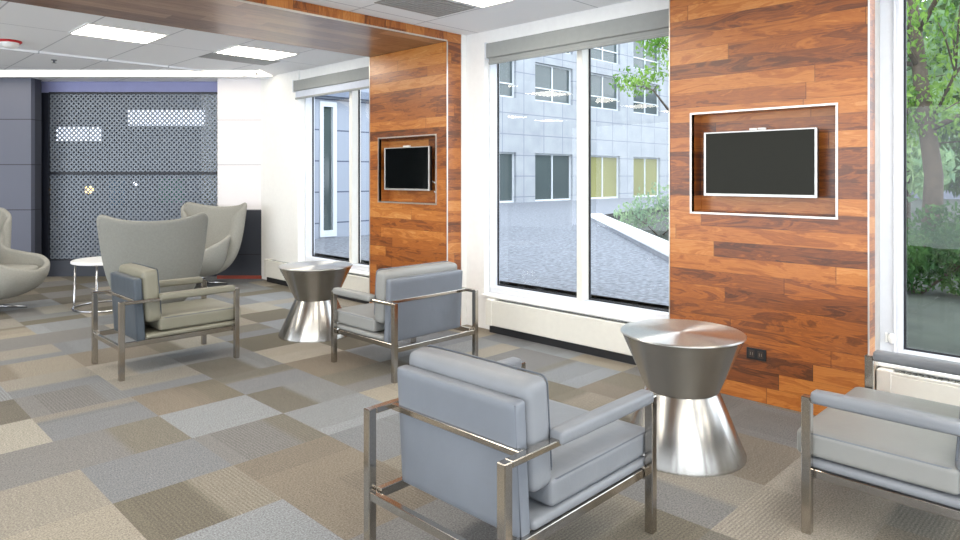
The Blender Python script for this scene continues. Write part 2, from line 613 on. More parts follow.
window(1, *OPEN[2], 6.635, 0.03)
window(2, *OPEN[1], 3.335, 0.02)
w3 = window(3, *OPEN[0], 0.02, 0.105)
# extra profile ribs on the jamb of the near window
MB().box(4.525, 4.545, 1.045, 1.055, SILL, HEAD, 0.003).build('jamb_profile', M_FRAMEG, w3)

# ridge lines in the ceiling
struct(MB().box(W0, UW, 8.47, 8.53, ZC - 0.022, ZC + 0.002).build('trim_3', M_CEIL))

# ------------------------------------------------------------------ diagonal far wall (local frame: x lateral, y distance)
RZ = -YAW
def dbox(name, mat, xa, xb, ta, tb, z0, z1, bev=0.0, parent=None):
    cx, ct = (xa + xb) / 2, (ta + tb) / 2
    loc = (ct * SY + cx * CY, ct * CY - cx * SY, 0)
    return MB().box(-(xb - xa) / 2, (xb - xa) / 2, -(tb - ta) / 2, (tb - ta) / 2, z0, z1, bev).build(name, mat, parent, loc=loc, rotz=RZ)
TW = 9.3
struct(dbox('wall_diagonal_left', M_GPAN, L(-330, 9.2), L(31, 9.2), 9.2, 9.28, 0, ZC))
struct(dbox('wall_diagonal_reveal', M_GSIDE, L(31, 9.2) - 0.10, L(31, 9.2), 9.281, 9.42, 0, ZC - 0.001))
struct(dbox('wall_diagonal_right', M_WPAN, L(217.5, TW), L(266, TW), TW, TW + 0.5, 0.95, ZC - 0.001))
struct(dbox('wall_diagonal_right_base', M_DPAN, L(217.5, TW), L(262, TW), TW - 0.004, TW + 0.5, 0.045, 0.949))
struct(dbox('trim_4', plain('red_carpet_edge', (150, 72, 58), 0.9), L(217.5, TW), L(262, TW), TW - 0.02, TW + 0.5, 0, 0.044))
struct(dbox('trim_5', M_DPAN, L(38, 9.55), L(217, 9.55), 9.51, 9.64, 0, 0.22))

# perforated screen: real mesh with diamond holes
def perforated(x0, x1, z0, z1, nx, nz):
    bm = bmesh.new()
    dx, dz = (x1 - x0) / nx, (z1 - z0) / nz
    V = {}
    r = 0.27
    for i in range(nx):
        for j in range(nz):
            def q(a, b_):
                k = (round((i + a) * 1000), round((j + b_) * 1000))
                if k not in V:
                    V[k] = bm.verts.new((x0 + (i + a) * dx, 0, z0 + (j + b_) * dz))
                return V[k]
            o = [q(*p) for p in ((r, 0), (1 - r, 0), (1, r), (1, 1 - r), (1 - r, 1), (r, 1), (0, 1 - r), (0, r))]
            s_, e_, n_, w_ = q(.5, .5 - r), q(.5 + r, .5), q(.5, .5 + r), q(.5 - r, .5)
            for f in ((o[0], o[1], s_), (o[1], o[2], e_, s_), (o[2], o[3], e_), (o[3], o[4], n_, e_), (o[4], o[5], n_), (o[5], o[6], w_, n_), (o[6], o[7], w_), (o[7], o[0], s_, w_)):
                bm.faces.new(f)
    return bm
scr = thing('perforated_screen', 'dark grey perforated metal screen with diamond holes between the far panel walls', 'screen',
            loc=tuple(pt(132, 9.55)), rotz=RZ)
sx0, sx1 = L(50, 9.55) - L(132, 9.55), L(217, 9.55) - L(132, 9.55)
for z0, z1, nz in ((0.24, 1.44, 17), (1.48, 2.585, 16)):
    bm = perforated(sx0, sx1, z0, z1, 35, nz)
    m = MB(); m.bm.free(); m.bm = bm
    o = m.build('perforated_sheet', M_SCREEN, scr)
    sm = o.modifiers.new('thickness', 'SOLIDIFY'); sm.thickness = 0.006
MB().box(sx0 - 0.16, sx0, -0.03, 0.03, 0.22, 2.60).build('frame_post', M_SCREENF, scr)
MB().box(sx0, sx1, -0.03, 0.03, 2.585, 2.61).build('top_rail', M_SCREENF, scr)
MB().box(sx0, sx1, -0.03, 0.03, 1.44, 1.48).build('middle_rail', M_SCREENF, scr)
MB().box(sx0, sx1, -0.03, 0.03, 0.22, 0.24).build('bottom_rail', M_SCREENF, scr)
# space behind the screen
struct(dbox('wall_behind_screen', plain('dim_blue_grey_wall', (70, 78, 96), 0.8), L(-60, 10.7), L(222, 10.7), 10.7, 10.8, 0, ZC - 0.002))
struct(dbox('trim_6', M_LAV, L(36, 9.55), L(217.3, 9.55), 9.57, 9.63, 2.612, ZC - 0.001))
def back_window(pa, pb, za, zb, lab):
    w = thing('lit_window', lab, 'window', tuple(pt((pa + pb) / 2, 10.6)), RZ)
    xa, xb = L(pa, 10.6) - L((pa + pb) / 2, 10.6), L(pb, 10.6) - L((pa + pb) / 2, 10.6)
    MB().box(xa, xb, 0.0, 0.05, za, zb).build('pane', M_BACKW, w)
    MB().box(xa - 0.04, xb + 0.04, 0.05, 0.09, za - 0.04, zb + 0.04).build('frame', M_SCREENF, w)
M_BACKW = emit('bright_clerestory', (225, 235, 255), 1.6)
M_BACKD = emit('dim_blue_glow', (120, 160, 215), 0.45)
back_window(128, 214, 2.22, 2.46, 'long bright strip window seen through the top right of the screen')
back_window(56, 100, 1.98, 2.20, 'smaller bright window seen through the left half of the screen')
def orb(px, z, r, mat, lab, cat='lamp', nm='globe_lamp'):
    m = MB(); bmesh.ops.create_uvsphere(m.bm, u_segments=16, v_segments=10, radius=r)
    o = m.build('globe', mat, None, True)
    t_ = thing(nm, lab, cat, tuple(pt(px, 10.2, z)))
    o.parent = t_
    MB().tube([(0, 0, r), (0, 0, ZC - z)], 0.006, 6).build('cord', M_BLACK, t_)
orb(89, 1.21, 0.06, emit('warm_globe', (255, 205, 110), 5), 'small warm glowing lamp seen through the lower left of the screen')
orb(135, 1.30, 0.03, emit('white_globe', (230, 240, 255), 4), 'tiny white lamp seen through the middle of the screen')
def poster(px0, px1, z0, z1, rgb, lab):
    xa, xb = L(px0, 10.65), L(px1, 10.65)
    o = dbox('wall_poster', plain('poster_%d' % px0, rgb, 0.6), xa, xb, 10.66, 10.698, z0, z1)
    tag(o, lab, 'poster')
poster(108, 124, 0.95, 1.4, (40, 100, 150), 'blue panel on the wall behind the screen')
poster(158, 184, 1.0, 1.38, (40, 120, 100), 'green panel on the wall behind the screen')

# ------------------------------------------------------------------ wood portals
def wood_portal(name, label, v0, v1, niche, wallmat, uback, mtrim_v0=True):
    t = thing(name, label, 'wood portal', (0, 0, 0))
    n0, n1, z0, z1 = niche
    m = MB()
    # front skin with a hole for the niche
    P = [(UP, v0, 0), (UP, v1, 0), (UP, v1, ZC - 0.003), (UP, v0, ZC - 0.003), (UP, n0, z0), (UP, n1, z0), (UP, n1, z1), (UP, n0, z1)]
    m.poly(P, [(0, 1, 5, 4), (1, 2, 6, 5), (2, 3, 7, 6), (3, 0, 4, 7)])
    m.build('wall_cladding', wallmat, t)
    s = MB()
    s.poly([(UP, v0, 0), (uback, v0, 0), (uback, v0, ZC - 0.003), (UP, v0, ZC - 0.003)], [(0, 1, 2, 3)])
    s.poly([(UP, v1, 0), (UW - 0.002, v1, 0), (UW - 0.002, v1, ZC - 0.003), (UP, v1, ZC - 0.003)], [(0, 1, 2, 3)])
    s.build('side_cladding', M_WOODX, t)
    nb = MB()
    ub = 4.36
    Q = [(UP, n0, z0), (UP, n1, z0), (UP, n1, z1), (UP, n0, z1), (ub, n0, z0), (ub, n1, z0), (ub, n1, z1), (ub, n0, z1)]
    nb.poly(Q, [(4, 5, 6, 7), (0, 1, 5, 4), (1, 2, 6, 5), (2, 3, 7, 6), (3, 0, 4, 7)])
    nb.build('niche', wallmat, t)
    k, a = 0.012, 0.008
    MB().box(UP - a, UP + 0.03, n0 - k, n0, z0 - k, z1 + k).box(UP - a, UP + 0.03, n1, n1 + k, z0 - k, z1 + k)\
        .box(UP - a, UP + 0.03, n0, n1, z0 - k, z0).box(UP - a, UP + 0.03, n0, n1, z1, z1 + k).build('niche_trim', M_TRIM, t)
    # band across the ceiling
    MB().poly([(W0, v0, ZS), (UP - 0.001, v0, ZS), (UP - 0.001, v1, ZS), (W0, v1, ZS)], [(0, 1, 2, 3)]).build('ceiling_band', M_WOODC, t)
    MB().box(W0, UP - 0.0005, v0, v0 + 0.01, ZS, ZC - 0.002).box(W0, UP - 0.0005, v1 - 0.01, v1, ZS, ZC - 0.002).build('band_fascia', M_WOODF, t)
    MB().box(W0, UP, v0 - 0.006, v0, ZS - 0.006, ZS + 0.008)\
        .box(UP - 0.006, UP + 0.006, v0 - 0.006, v0 - 0.0005, 0, ZS - 0.006).box(UP - 0.006, UP + 0.005, v1 + 0.0005, v1 + 0.006, 0, ZC - 0.003).build('edge_trim', M_TRIM, t)
    return t
wood_portal('wood_portal', 'walnut board portal at the far window with the smaller television niche', 4.618, 5.821,
            (4.772, 5.664, 1.158, 1.806), M_WOODL, 4.41)
wp = wood_portal('wood_portal', 'large walnut board wall panel behind the near drum table, with the larger television niche', 1.11, 2.336,
            (1.276, 2.173, 1.18, 1.833), M_WOODR, 4.37)
MB().box(4.37, UW - 0.002, 1.112, 1.13, 0, ZC - 0.004).build('corner_post', M_TRIM, wp)

# ------------------------------------------------------------------ televisions
def television(label, vc, w, z0, z1, scr_mat, cable):
    t = thing('television', label, 'television', (UP + 0.02, vc, z0))
    h = z1 - z0
    hw = w / 2
    MB().box(0.004, 0.045, -hw + 0.004, hw - 0.004, 0.004, h - 0.004, 0.004).build('casing', M_BLACK, t)
    b = 0.014
    MB().box(-0.004, 0.012, -hw, -hw + b, 0, h, 0.002).box(-0.004, 0.012, hw - b, hw, 0, h, 0.002)\
        .box(-0.004, 0.012, -hw + b, hw - b, 0, b + 0.004, 0.002).box(-0.004, 0.012, -hw + b, hw - b, h - b * 0.7, h, 0.002).build('bezel', M_BEZ, t)
    MB().box(0.0, 0.003, -hw + b, hw - b, b + 0.004, h - b * 0.7).build('screen', scr_mat, t)
    MB().box(-0.002, 0.02, -0.05, -0.004, h + 0.001, h + 0.014, 0.002).box(-0.002, 0.02, 0.004, 0.05, h + 0.001, h + 0.014, 0.002).build('sensor_bar', M_WPLAS, t)
    MB().box(0.045, 0.108, -0.12, 0.12, h * 0.3, h * 0.7, 0.004).build('wall_bracket', M_BLACK, t)
    if cable:
        pts = [(0.05, -hw + 0.03, 0.10)]
        for k in range(14):
            a = k / 13 * math.pi * 1.25
            pts.append((0.055, -hw - 0.03 - 0.022 * math.sin(a), 0.03 + 0.045 * math.cos(a)))
        MB().tube(pts, 0.006, 6).build('cable', M_WPLAS, t, True)
    return t
television('small wall television in the far wood niche, white cable at its right edge', 5.245, 0.705, 1.276, 1.71, M_TVSD, True)
television('larger wall television with silver bezel in the near wood niche', 1.742, 0.712, 1.288, 1.71, M_TVSC, False)

# ------------------------------------------------------------------ socket outlet
so = thing('wall_socket', 'black double power socket low on the near walnut wall', 'power socket', (UP - 0.001, 1.737, 0.30))
MB().box(-0.008, 0, -0.062, 0.062, -0.036, 0.036, 0.003).build('cover_plate', M_BLACK, so)
for s in (-1, 1):
    MB().box(-0.011, -0.008, s * 0.028 - 0.017, s * 0.028 + 0.017, -0.022, 0.022, 0.001).build('socket_face', plain('socket_face_brown', (52, 40, 34), 0.4), so)
    MB().box(-0.012, -0.011, s * 0.028 - 0.008, s * 0.028 - 0.005, -0.010, 0.010).box(-0.012, -0.011, s * 0.028 + 0.005, s * 0.028 + 0.008, -0.010, 0.010).build('slots', M_SLOT, so)

# ------------------------------------------------------------------ radiators / sill heaters
def heater(label, va, vb, endcap):
    t = thing('baseboard_heater', label, 'heater', (4.38, (va + vb) / 2, 0))
    h = (vb - va) / 2
    MB().box(0.0, 0.088, -h, h, 0.07, 0.285, 0.006).box(0.0, 0.014, -h + 0.001, h - 0.001, 0.284, 0.30, 0.003).build('cover', M_CREAM, t)
    MB().box(0.03, 0.085, -h + 0.02, h - 0.02, 0.0, 0.07).build('toe_gap_shade', M_DARKTRIM, t)  # dark block standing for the shade in the gap below the cover
    g = MB()
    n = int((2 * h - 0.16) / 0.03)
    for k in range(n):
        y = -h + 0.08 + k * 0.03
        g.box(0.014, 0.086, y, y + 0.018, 0.286, 0.296)
    g.build('grille', M_SHADE, t)
    for a, b in ((h - 0.075, h), (-h, -h + 0.075)):
        MB().box(-0.004, 0.09, a, b, 0.068, 0.304, 0.004).build('end_cap', M_CREAM, t)
heater('long low white heater under the big middle window', 2.36, 4.262, True)
heater('white sill heater under the near right window, behind the cropped armchair', -0.90, 1.105, True)
heater('white sill heater under the far left window', 5.83, 8.42, True)

# ------------------------------------------------------------------ roller shades
def shade(label, va, vb, drop, cloth):
    t = thing('roller_shade', label, 'roller shade', (4.42, (va + vb) / 2, 0))
    h = (vb - va) / 2
    MB().box(0.0, 0.059, -h, h, 2.50, 2.635, 0.006).build('cassette', M_SHADE, t)
    MB().box(0.022, 0.026, -h + 0.02, h - 0.02, drop, 2.502).build('cloth', cloth, t)
    MB().box(0.014, 0.034, -h + 0.02, h - 0.02, drop - 0.025, drop, 0.004).build('bottom_bar', M_SHADE, t)
    MB().box(-0.004, 0.059, h, h + 0.012, 2.49, 2.645).build('end_bracket', M_FRAMEG, t)
shade('grey roller shade over the big middle window, barely lowered', 2.345, 4.30, 2.465, M_SHADE)
shade('pale roller shade at the far left window, lowered a little further', 5.83, 7.73, 2.42, M_SHADEL)

# shade winder on the right window
k_ = thing('shade_winder', 'small white shade winder knob on the frame of the near right window', 'knob', (4.535, 1.062, 0.462))
mm = MB()
mm.lathe([(0, 0.018), (0.016, 0.018), (0.022, 0.010), (0.022, 0.0), (0.018, -0.004), (0, -0.004)], 24)
for v in mm.bm.verts:
    v.co = Vector((-v.co.z - 0.004, v.co.x, v.co.y * 1.35))
mm.build('knob', M_WPLAS, k_, True)
MB().box(-0.012, 0.0, 0.022, 0.034, -0.03, 0.03, 0.003).build('clip', M_WPLAS, k_)

# ------------------------------------------------------------------ ceiling fittings
def ceiling_light(label, u, v, w=0.66, d=0.54):
    t = thing('ceiling_light', label, 'ceiling light', (u, v, ZC), 0, 'square ceiling light panels')
    MB().box(-w / 2, w / 2, -d / 2, d / 2, -0.008, -0.003).build('diffuser', M_LAMP, t)
    k = 0.02
    MB().box(-w / 2 - k, -w / 2, -d / 2 - k, d / 2 + k, -0.012, -0.001).box(w / 2, w / 2 + k, -d / 2 - k, d / 2 + k, -0.012, -0.001)\
        .box(-w / 2, w / 2, -d / 2 - k, -d / 2, -0.012, -0.001).box(-w / 2, w / 2, d / 2, d / 2 + k, -0.012, -0.001).build('frame', M_WPLAS, t)
    return t
ceiling_light('bright square ceiling light above the far lounge, left of the two', 2.11, 6.88)
ceiling_light('bright square ceiling light above the far lounge, right of the two and nearer the windows', 3.49, 6.88)
ceiling_light('ceiling light clipped by the top edge of the picture, in front of the middle window', 3.46, 3.45)
ORD = ('nearest to', 'second from', 'third from', 'fourth from', 'fifth from', 'sixth from')
for i, u in enumerate((0.73, -0.65, -2.03, -3.4)):
    ceiling_light('square ceiling light of the far lounge row, %s the windows' % ORD[i + 2], u, 6.88)
for i, u in enumerate((2.08, 0.70, -0.68, -2.06, -3.4)):
    ceiling_light('square ceiling light of the row between the wood bands, %s the windows' % ORD[i + 1], u, 3.45)
for v, rn in ((0.1, 'row above the viewer'), (-2.4, 'row nearest the back wall')):
    for i, u in enumerate((3.46, 2.08, 0.70, -0.68, -2.06, -3.4)):
        ceiling_light('square ceiling light of the %s, %s the windows' % (rn, ORD[i]), u, v)
for i, u in enumerate((-0.65, -2.03, -3.4)):
    ceiling_light('square ceiling light deep in the lounge, %s the windows' % ORD[i], u, 10.2)

def vent(label, u0, u1, v0, v1):
    t = thing('ceiling_vent', label, 'ceiling vent', ((u0 + u1) / 2, (v0 + v1) / 2, ZC))
    w, d = (u1 - u0) / 2, (v1 - v0) / 2
    MB().box(-w, w, -d, d, -0.006, -0.002).build('plate', plain('vent_grey', (150, 152, 152), 0.5), t)
    s = MB()
    for k in range(8):
        y = -d + 0.03 + k * (2 * d - 0.06) / 8
        s.box(-w + 0.02, w - 0.02, y, y + 0.02, -0.012, -0.006)
    s.build('slats', plain('vent_slat_grey', (168, 170, 170), 0.5), t)
vent('grey ceiling vent above the middle window, beside the clipped light', 3.12, 3.78, 3.80, 4.24)
vent('narrow grey ceiling vent behind the two far ceiling lights', 3.15, 3.95, 7.20, 7.58)

al = thing('ceiling_alarm', 'white round ceiling alarm with a red rim at the upper left', 'fire alarm', (1.46, 8.02, ZC))
MB().lathe([(0, -0.001), (0.10, -0.001), (0.105, -0.012), (0.095, -0.022), (0, -0.022)], 32).build('red_base', M_RED, al, 'auto')
MB().lathe([(0.08, -0.022), (0.078, -0.05), (0.05, -0.07), (0, -0.075)], 32).build('dome', M_WPLAS, al, True)
for lab, u, v in (('tiny sprinkler head in the ceiling above the far white pier', 4.14, 8.15), ('tiny sprinkler head in the ceiling near the red alarm', 2.06, 8.97)):
    t = thing('sprinkler_head', lab, 'sprinkler', (u, v, ZC))
    MB().lathe([(0, -0.001), (0.03, -0.001), (0.03, -0.008), (0.012, -0.012), (0.012, -0.035), (0.026, -0.038), (0, -0.04)], 16).build('nozzle', plain('sprinkler_grey', (110, 112, 118), 0.4, 0.6), t, 'auto')
# linear light in front of the diagonal wall
ll = thing('linear_light', 'long white linear ceiling light running above the far panel walls', 'ceiling light', tuple(pt(110, 8.75, ZC)), RZ)
c0 = L(110, 8.75)
MB().box(L(-330, 8.75) - c0, L(266, 8.75) - c0, -0.26, 0.26, -0.012, -0.004).build('diffuser', M_COVE, ll)
MB().box(L(-330, 8.75) - c0, L(266, 8.75) - c0, -0.28, -0.26, -0.014, -0.002).box(L(-330, 8.75) - c0, L(266, 8.75) - c0, 0.26, 0.28, -0.014, -0.002).build('frame', M_WPLAS, ll)

# ================================================================== ARMCHAIRS
def armchair(label, loc, rz, D, W, seatm, backm, padm, pipem):
    """local +x is the front. legs at the corners of D x W (outer)."""
    t = thing('armchair', label, 'armchair', loc, rz, None)
    hx, hy, k = D / 2, W / 2, 0.036
    ZA = 0.545
    for sx in (-1, 1):
        for sy in (-1, 1):
            x = sx * (hx - k / 2); y = sy * (hy - k / 2)
            MB().box(x - k / 2, x + k / 2, y - k / 2, y + k / 2, 0, ZA, 0.003).build('leg', M_CHROME, t)
    for sy in (-1, 1):
        y = sy * (hy - k / 2)
        MB().box(-hx + k, hx - k, y - k / 2, y + k / 2, ZA - 0.022, ZA, 0.003).build('arm_rail', M_CHROME, t)
        yi = sy * (hy - 0.052)
        MB().box(-hx + 0.034, hx - 0.034, yi - 0.014, yi + 0.014, 0.215, 0.25, 0.002).build('side_rail', M_CHROME, t)
        x0 = -hx + 0.27
        MB().cushion(x0, hx - k - 0.001, y - 0.031, y + 0.031, ZA - 0.020, ZA + 0.028, 0.015, (0, 0, 0.003), 10).build('arm_pad', padm, t, True)
    MB().box(-hx + 0.004, -hx + 0.030, -hy + k, hy - k, 0.205, 0.238, 0.002).build('rear_stretcher', M_CHROME, t)
    MB().box(hx - 0.030, hx - 0.006, -hy + k, hy - k, 0.205, 0.238, 0.002).build('front_stretcher', M_CHROME, t)
    xr = -hx + 0.105
    MB().box(xr, xr + 0.026, -hy + k, hy - k, ZA - 0.023, ZA - 0.001, 0.002).build('back_rail', M_CHROME, t)
    # seat frame wrapped in leather + seat cushion
    yi = hy - 0.042
    MB().cushion(-hx + 0.19, hx + 0.012, -yi, yi, 0.250, 0.288, 0.018, (0, 0, 0), 10).build('seat_frame', padm, t, True)
    sc = MB().cushion(-hx + 0.285, hx + 0.035, -yi + 0.002, yi - 0.002, 0.296, 0.392, 0.018, (0.006, 0.0, 0.014), 16).build('seat_cushion', seatm, t, True)
    # piping on the top rim of the seat cushion
    def rim(a0, a1, b0, b1, r, z, fn):
        pts = []
        for (cx, cy, s) in ((a1 - r, b1 - r, 0), (a0 + r, b1 - r, 1), (a0 + r, b0 + r, 2), (a1 - r, b0 + r, 3)):
            for q in range(5):
                a = (s + q / 4) * math.pi / 2
                pts.append(fn(cx + r * math.cos(a), cy + r * math.sin(a), z))
        return pts
    MB().tube(rim(-hx + 0.292, hx + 0.029, -yi + 0.008, yi - 0.008, 0.03, 0.386, lambda x, y, z: (x, y, z)), 0.0038, 6, True).build('piping', pipem, sc, True)
    # back panel, leaning slightly, with an upper cap section
    lean = Matrix.Translation((-hx + 0.138, 0, 0.238)) @ Matrix.Rotation(math.radians(-3.5), 4, 'Y')
    yb = hy - 0.055
    bp = MB().cushion(0.0, 0.055, -yb, yb, 0.0, 0.452, 0.014, (0, 0, 0), 10, lean).build('back_panel', backm, t, True)
    pts = [tuple(lean @ Vector(p)) for p in ((0.006, -yb + 0.006, 0.01), (0.006, -yb + 0.006, 0.442), (0.006, yb - 0.006, 0.442), (0.006, yb - 0.006, 0.01))]
    MB().tube(pts, 0.0035, 6).build('piping', pipem, bp, True)
    # back cushion
    lean2 = Matrix.Translation((-hx + 0.195, 0, 0.395)) @ Matrix.Rotation(math.radians(-4.5), 4, 'Y')
    bc = MB().cushion(0.0, 0.108, -yb - 0.008, yb + 0.008, -0.03, 0.342, 0.03, (0.012, 0, 0.008), 16, lean2).build('back_cushion', padm, t, True)
    pts = []
    for sx in (0.103,):
        for (cy, cz, s) in ((yb - 0.03, 0.32, 0), (-yb + 0.03, 0.32, 1), (-yb + 0.03, 0.03, 2), (yb - 0.03, 0.03, 3)):
            for q in range(5):
                a = (s + q / 4) * math.pi / 2
                pts.append(tuple(lean2 @ Vector((sx, cy + 0.03 * math.cos(a), cz + 0.025 * math.sin(a)))))
    MB().tube(pts, 0.0038, 6, True).build('piping', pipem, bc, True)
    return t
# A foreground (faces the windows)
armchair('blue grey leather armchair in the foreground, seen from behind, beside the near drum table',
         ((1.495 + 2.40) / 2, (1.38 + 2.10) / 2, 0), math.radians(0.5), 0.905, 0.72, M_LEA, M_LEAD, M_LEA, M_PIPE)
# C left
armchair('grey leather armchair at the left, coloured as if warmly lit, in front of the middle wing chair',
         ((1.545 + 2.41) / 2, (5.03 + 5.66) / 2, 0), math.radians(0.0), 0.865, 0.64, M_LEAW, M_LEAWD, M_LEAW, M_LEAWD)
# B middle, faces +v
armchair('light grey armchair in the middle, slate back towards us, beside the far drum table',
         (3.26, 4.035, 0), math.radians(90.5), 0.77, 0.825, M_LEAB, M_LEAD, M_LEAB, M_LEAD)
# D right, cropped, faces +v
armchair('light grey armchair cut off by the right picture edge',
         ((2.80 + 3.695) / 2, 0.975 - 0.40, 0), math.radians(90), 0.80, 0.89, M_LEAB, M_LEAD, M_LEA, M_LEAD)

# ================================================================== DRUM TABLES
def drum(label, loc, rtop, rbase, H):
    t = thing('drum_table', label, 'side table', loc)
    zw = 0.325
    rw = 0.183
    MB().lathe([(0, H), (rtop * 0.3, H), (rtop * 0.7, H), (rtop - 0.004, H), (rtop, H - 0.003), (rtop, H - 0.008)], 96).build('table_top', M_DRUMTOP, t, 'auto')
    MB().lathe([(rtop - 0.001, H - 0.008), (rtop - 0.006, H - 0.012), (rw + 0.002, zw + 0.002), (rw - 0.004, zw)], 96).build('upper_cone', M_DRUM, t, 'auto')
    MB().lathe([(rw - 0.004, zw), (rw, zw - 0.003), (rbase, 0.012), (rbase, 0.0), (0, 0.0)], 96).build('lower_cone', M_DRUM, t, 'auto')
    return t
drum('large brushed steel hourglass drum table in front of the walnut wall', (3.209, 1.704, 0), 0.312, 0.312, 0.615)
drum('brushed steel hourglass drum table near the far window, left of the middle armchair', (3.262, 5.305, 0), 0.325, 0.325, 0.617)

# small round white table
tb = thing('side_table', 'small round white table with a ring base between the wing chairs', 'side table', tuple(pt(108, 7.28)))
MB().lathe([(0, 0.52), (0.34, 0.52), (0.35, 0.513), (0.35, 0.497), (0.34, 0.49), (0, 0.49)], 64).build('table_top', M_TABW, tb, 'auto')
ring = [(0.33 * math.cos(a * math.pi / 24), 0.33 * math.sin(a * math.pi / 24), 0.012) for a in range(48)]
MB().tube(ring, 0.012, 8, True).build('ring_base', M_POLISH, tb, True)
for a in (150, 235, 320, 60):
    x, y = 0.30 * math.cos(math.radians(a)), 0.30 * math.sin(math.radians(a))
    MB().tube([(x * 1.09, y * 1.09, 0.012), (x * 1.09, y * 1.09, 0.02), (x * 1.05, y * 1.05, 0.49)], 0.011, 8).build('leg', M_POLISH, tb, True)

# ================================================================== WING (EGG) CHAIRS
def catmull(P, t):
    n = len(P)
    i = int(math.floor(t)) % n
    f = t - math.floor(t)
    p0, p1, p2, p3 = P[(i - 1) % n], P[i], P[(i + 1) % n], P[(i + 2) % n]
    return 0.5 * ((2 * p1) + (-p0 + p2) * f + (2 * p0 - 5 * p1 + 4 * p2 - p3) * f * f + (-p0 + 3 * p1 - 3 * p2 + p3) * f ** 3)
def wing_chair(label, loc, rz, wmat, imat, sw=1.0):
    t = thing('wing_chair', label, 'lounge chair', loc, rz)
    half = [Vector(q) for q in ((-0.40, 0, 1.015), (-0.37, 0.24, 1.035), (-0.27, 0.41, 1.08), (-0.19, 0.41, 0.99), (-0.20, 0.32, 0.83),
            (-0.13, 0.27, 0.665), (0.08, 0.29, 0.60), (0.27, 0.305, 0.565), (0.41, 0.22, 0.49), (0.46, 0.0, 0.44))]
    lip = half + [Vector((p.x, -p.y, p.z)) for p in reversed(half[1:-1])]
    n = len(lip)
    NA, NR = 72, 18
    bm = bmesh.new()
    rings = []
    for a in range(NA):
        P = catmull(lip, a / NA * n)
        P.y *= sw
        C = Vector((0.0, 0.0, 0.18))
        # control points: bowl then nearly vertical back
        hgt = P.z - 0.24
        hor = Vector((P.x, P.y, 0))
        back = max(0.0, -P.x) / 0.40
        Q1 = C + hor * (0.72 if hgt < 0.4 else 0.86)
        Q1.z = 0.185
        Q2 = Vector((P.x, P.y, 0)) * (1.06 if hgt < 0.4 else 0.86)
        Q2.z = 0.24 + hgt * 0.40
        row = []
        for r in range(1, NR + 1):
            s = r / NR
            p = C * (1 - s) ** 3 + Q1 * 3 * s * (1 - s) ** 2 + Q2 * 3 * s * s * (1 - s) + P * s ** 3
            row.append(bm.verts.new(p))
        rings.append(row)
    c = bm.verts.new((0, 0, 0.18))
    for a in range(NA):
        A, B = rings[a], rings[(a + 1) % NA]
        bm.faces.new((c, A[0], B[0]))
        for r in range(NR - 1):
            bm.faces.new((A[r], A[r + 1], B[r + 1], B[r]))
    m = MB(); m.bm.free(); m.bm = bm
    sh = m.build('shell', wmat, t, True)
    s = sh.modifiers.new('thickness', 'SOLIDIFY'); s.thickness = 0.055; s.offset = 1.0
    sb = sh.modifiers.new('smooth', 'SUBSURF'); sb.levels = 1; sb.render_levels = 1
    # loose seat cushion
    cb = bmesh.new()
    NA2 = 40
    top, bot, mid, it, ib = [], [], [], [], []
    for a in range(NA2):
        an = 2 * math.pi * a / NA2
        cx, cy = math.cos(an), math.sin(an)
        rx = 0.30 * (abs(cx) ** 0.7) * (1 if cx > 0 else -1) * (1.25 if cx > 0 else 0.7)
        ry = 0.27 * (abs(cy) ** 0.7) * (1 if cy > 0 else -1)
        mid.append(cb.verts.new((0.06 + rx, ry, 0.43)))
        top.append(cb.verts.new((0.06 + rx * 0.93, ry * 0.93, 0.462)))
        bot.append(cb.verts.new((0.06 + rx * 0.93, ry * 0.93, 0.395)))
        it.append(cb.verts.new((0.06 + rx * 0.5, ry * 0.5, 0.475)))
    ct = cb.verts.new((0.06, 0, 0.478)); cbm = cb.verts.new((0.06, 0, 0.39))
    for a in range(NA2):
        b = (a + 1) % NA2
        cb.faces.new((it[a], it[b], ct)); cb.faces.new((it[b], it[a], top[a], top[b]))
        cb.faces.new((top[b], top[a], mid[a], mid[b])); cb.faces.new((mid[b], mid[a], bot[a], bot[b])); cb.faces.new((bot[b], bot[a], cbm))
    m = MB(); m.bm.free(); m.bm = cb
    m.build('seat_cushion', imat, t, True)
    MB().tube([(0, 0, 0.04), (0, 0, 0.18)], 0.028, 16).build('pedestal', M_POLISH, t, True)
    st = MB()
    for k in range(4):
        a = math.pi / 4 + k * math.pi / 2
        st.tube([(0, 0, 0.06), (0.12 * math.cos(a), 0.12 * math.sin(a), 0.04), (0.30 * math.cos(a), 0.30 * math.sin(a), 0.014)], 0.014, 8, radii=[0.022, 0.018, 0.012])
    st.build('star_base', M_POLISH, t, True)
    return t
wing_chair('grey wool wing chair seen from behind, right of the small white table', tuple(pt(156, 6.5)), math.radians(66), M_WOOL, M_WOOLL, 1.0)
wing_chair('pale grey wool wing chair facing the room in front of the white panel wall', tuple(pt(203, 8.65)), math.radians(212), M_WOOLL, M_WOOLL, 1.0)
wing_chair('grey wool wing chair cut off by the left picture edge', tuple(pt(-7, 7.05)), math.radians(-52), M_WOOLL, M_WOOLL, 0.95)

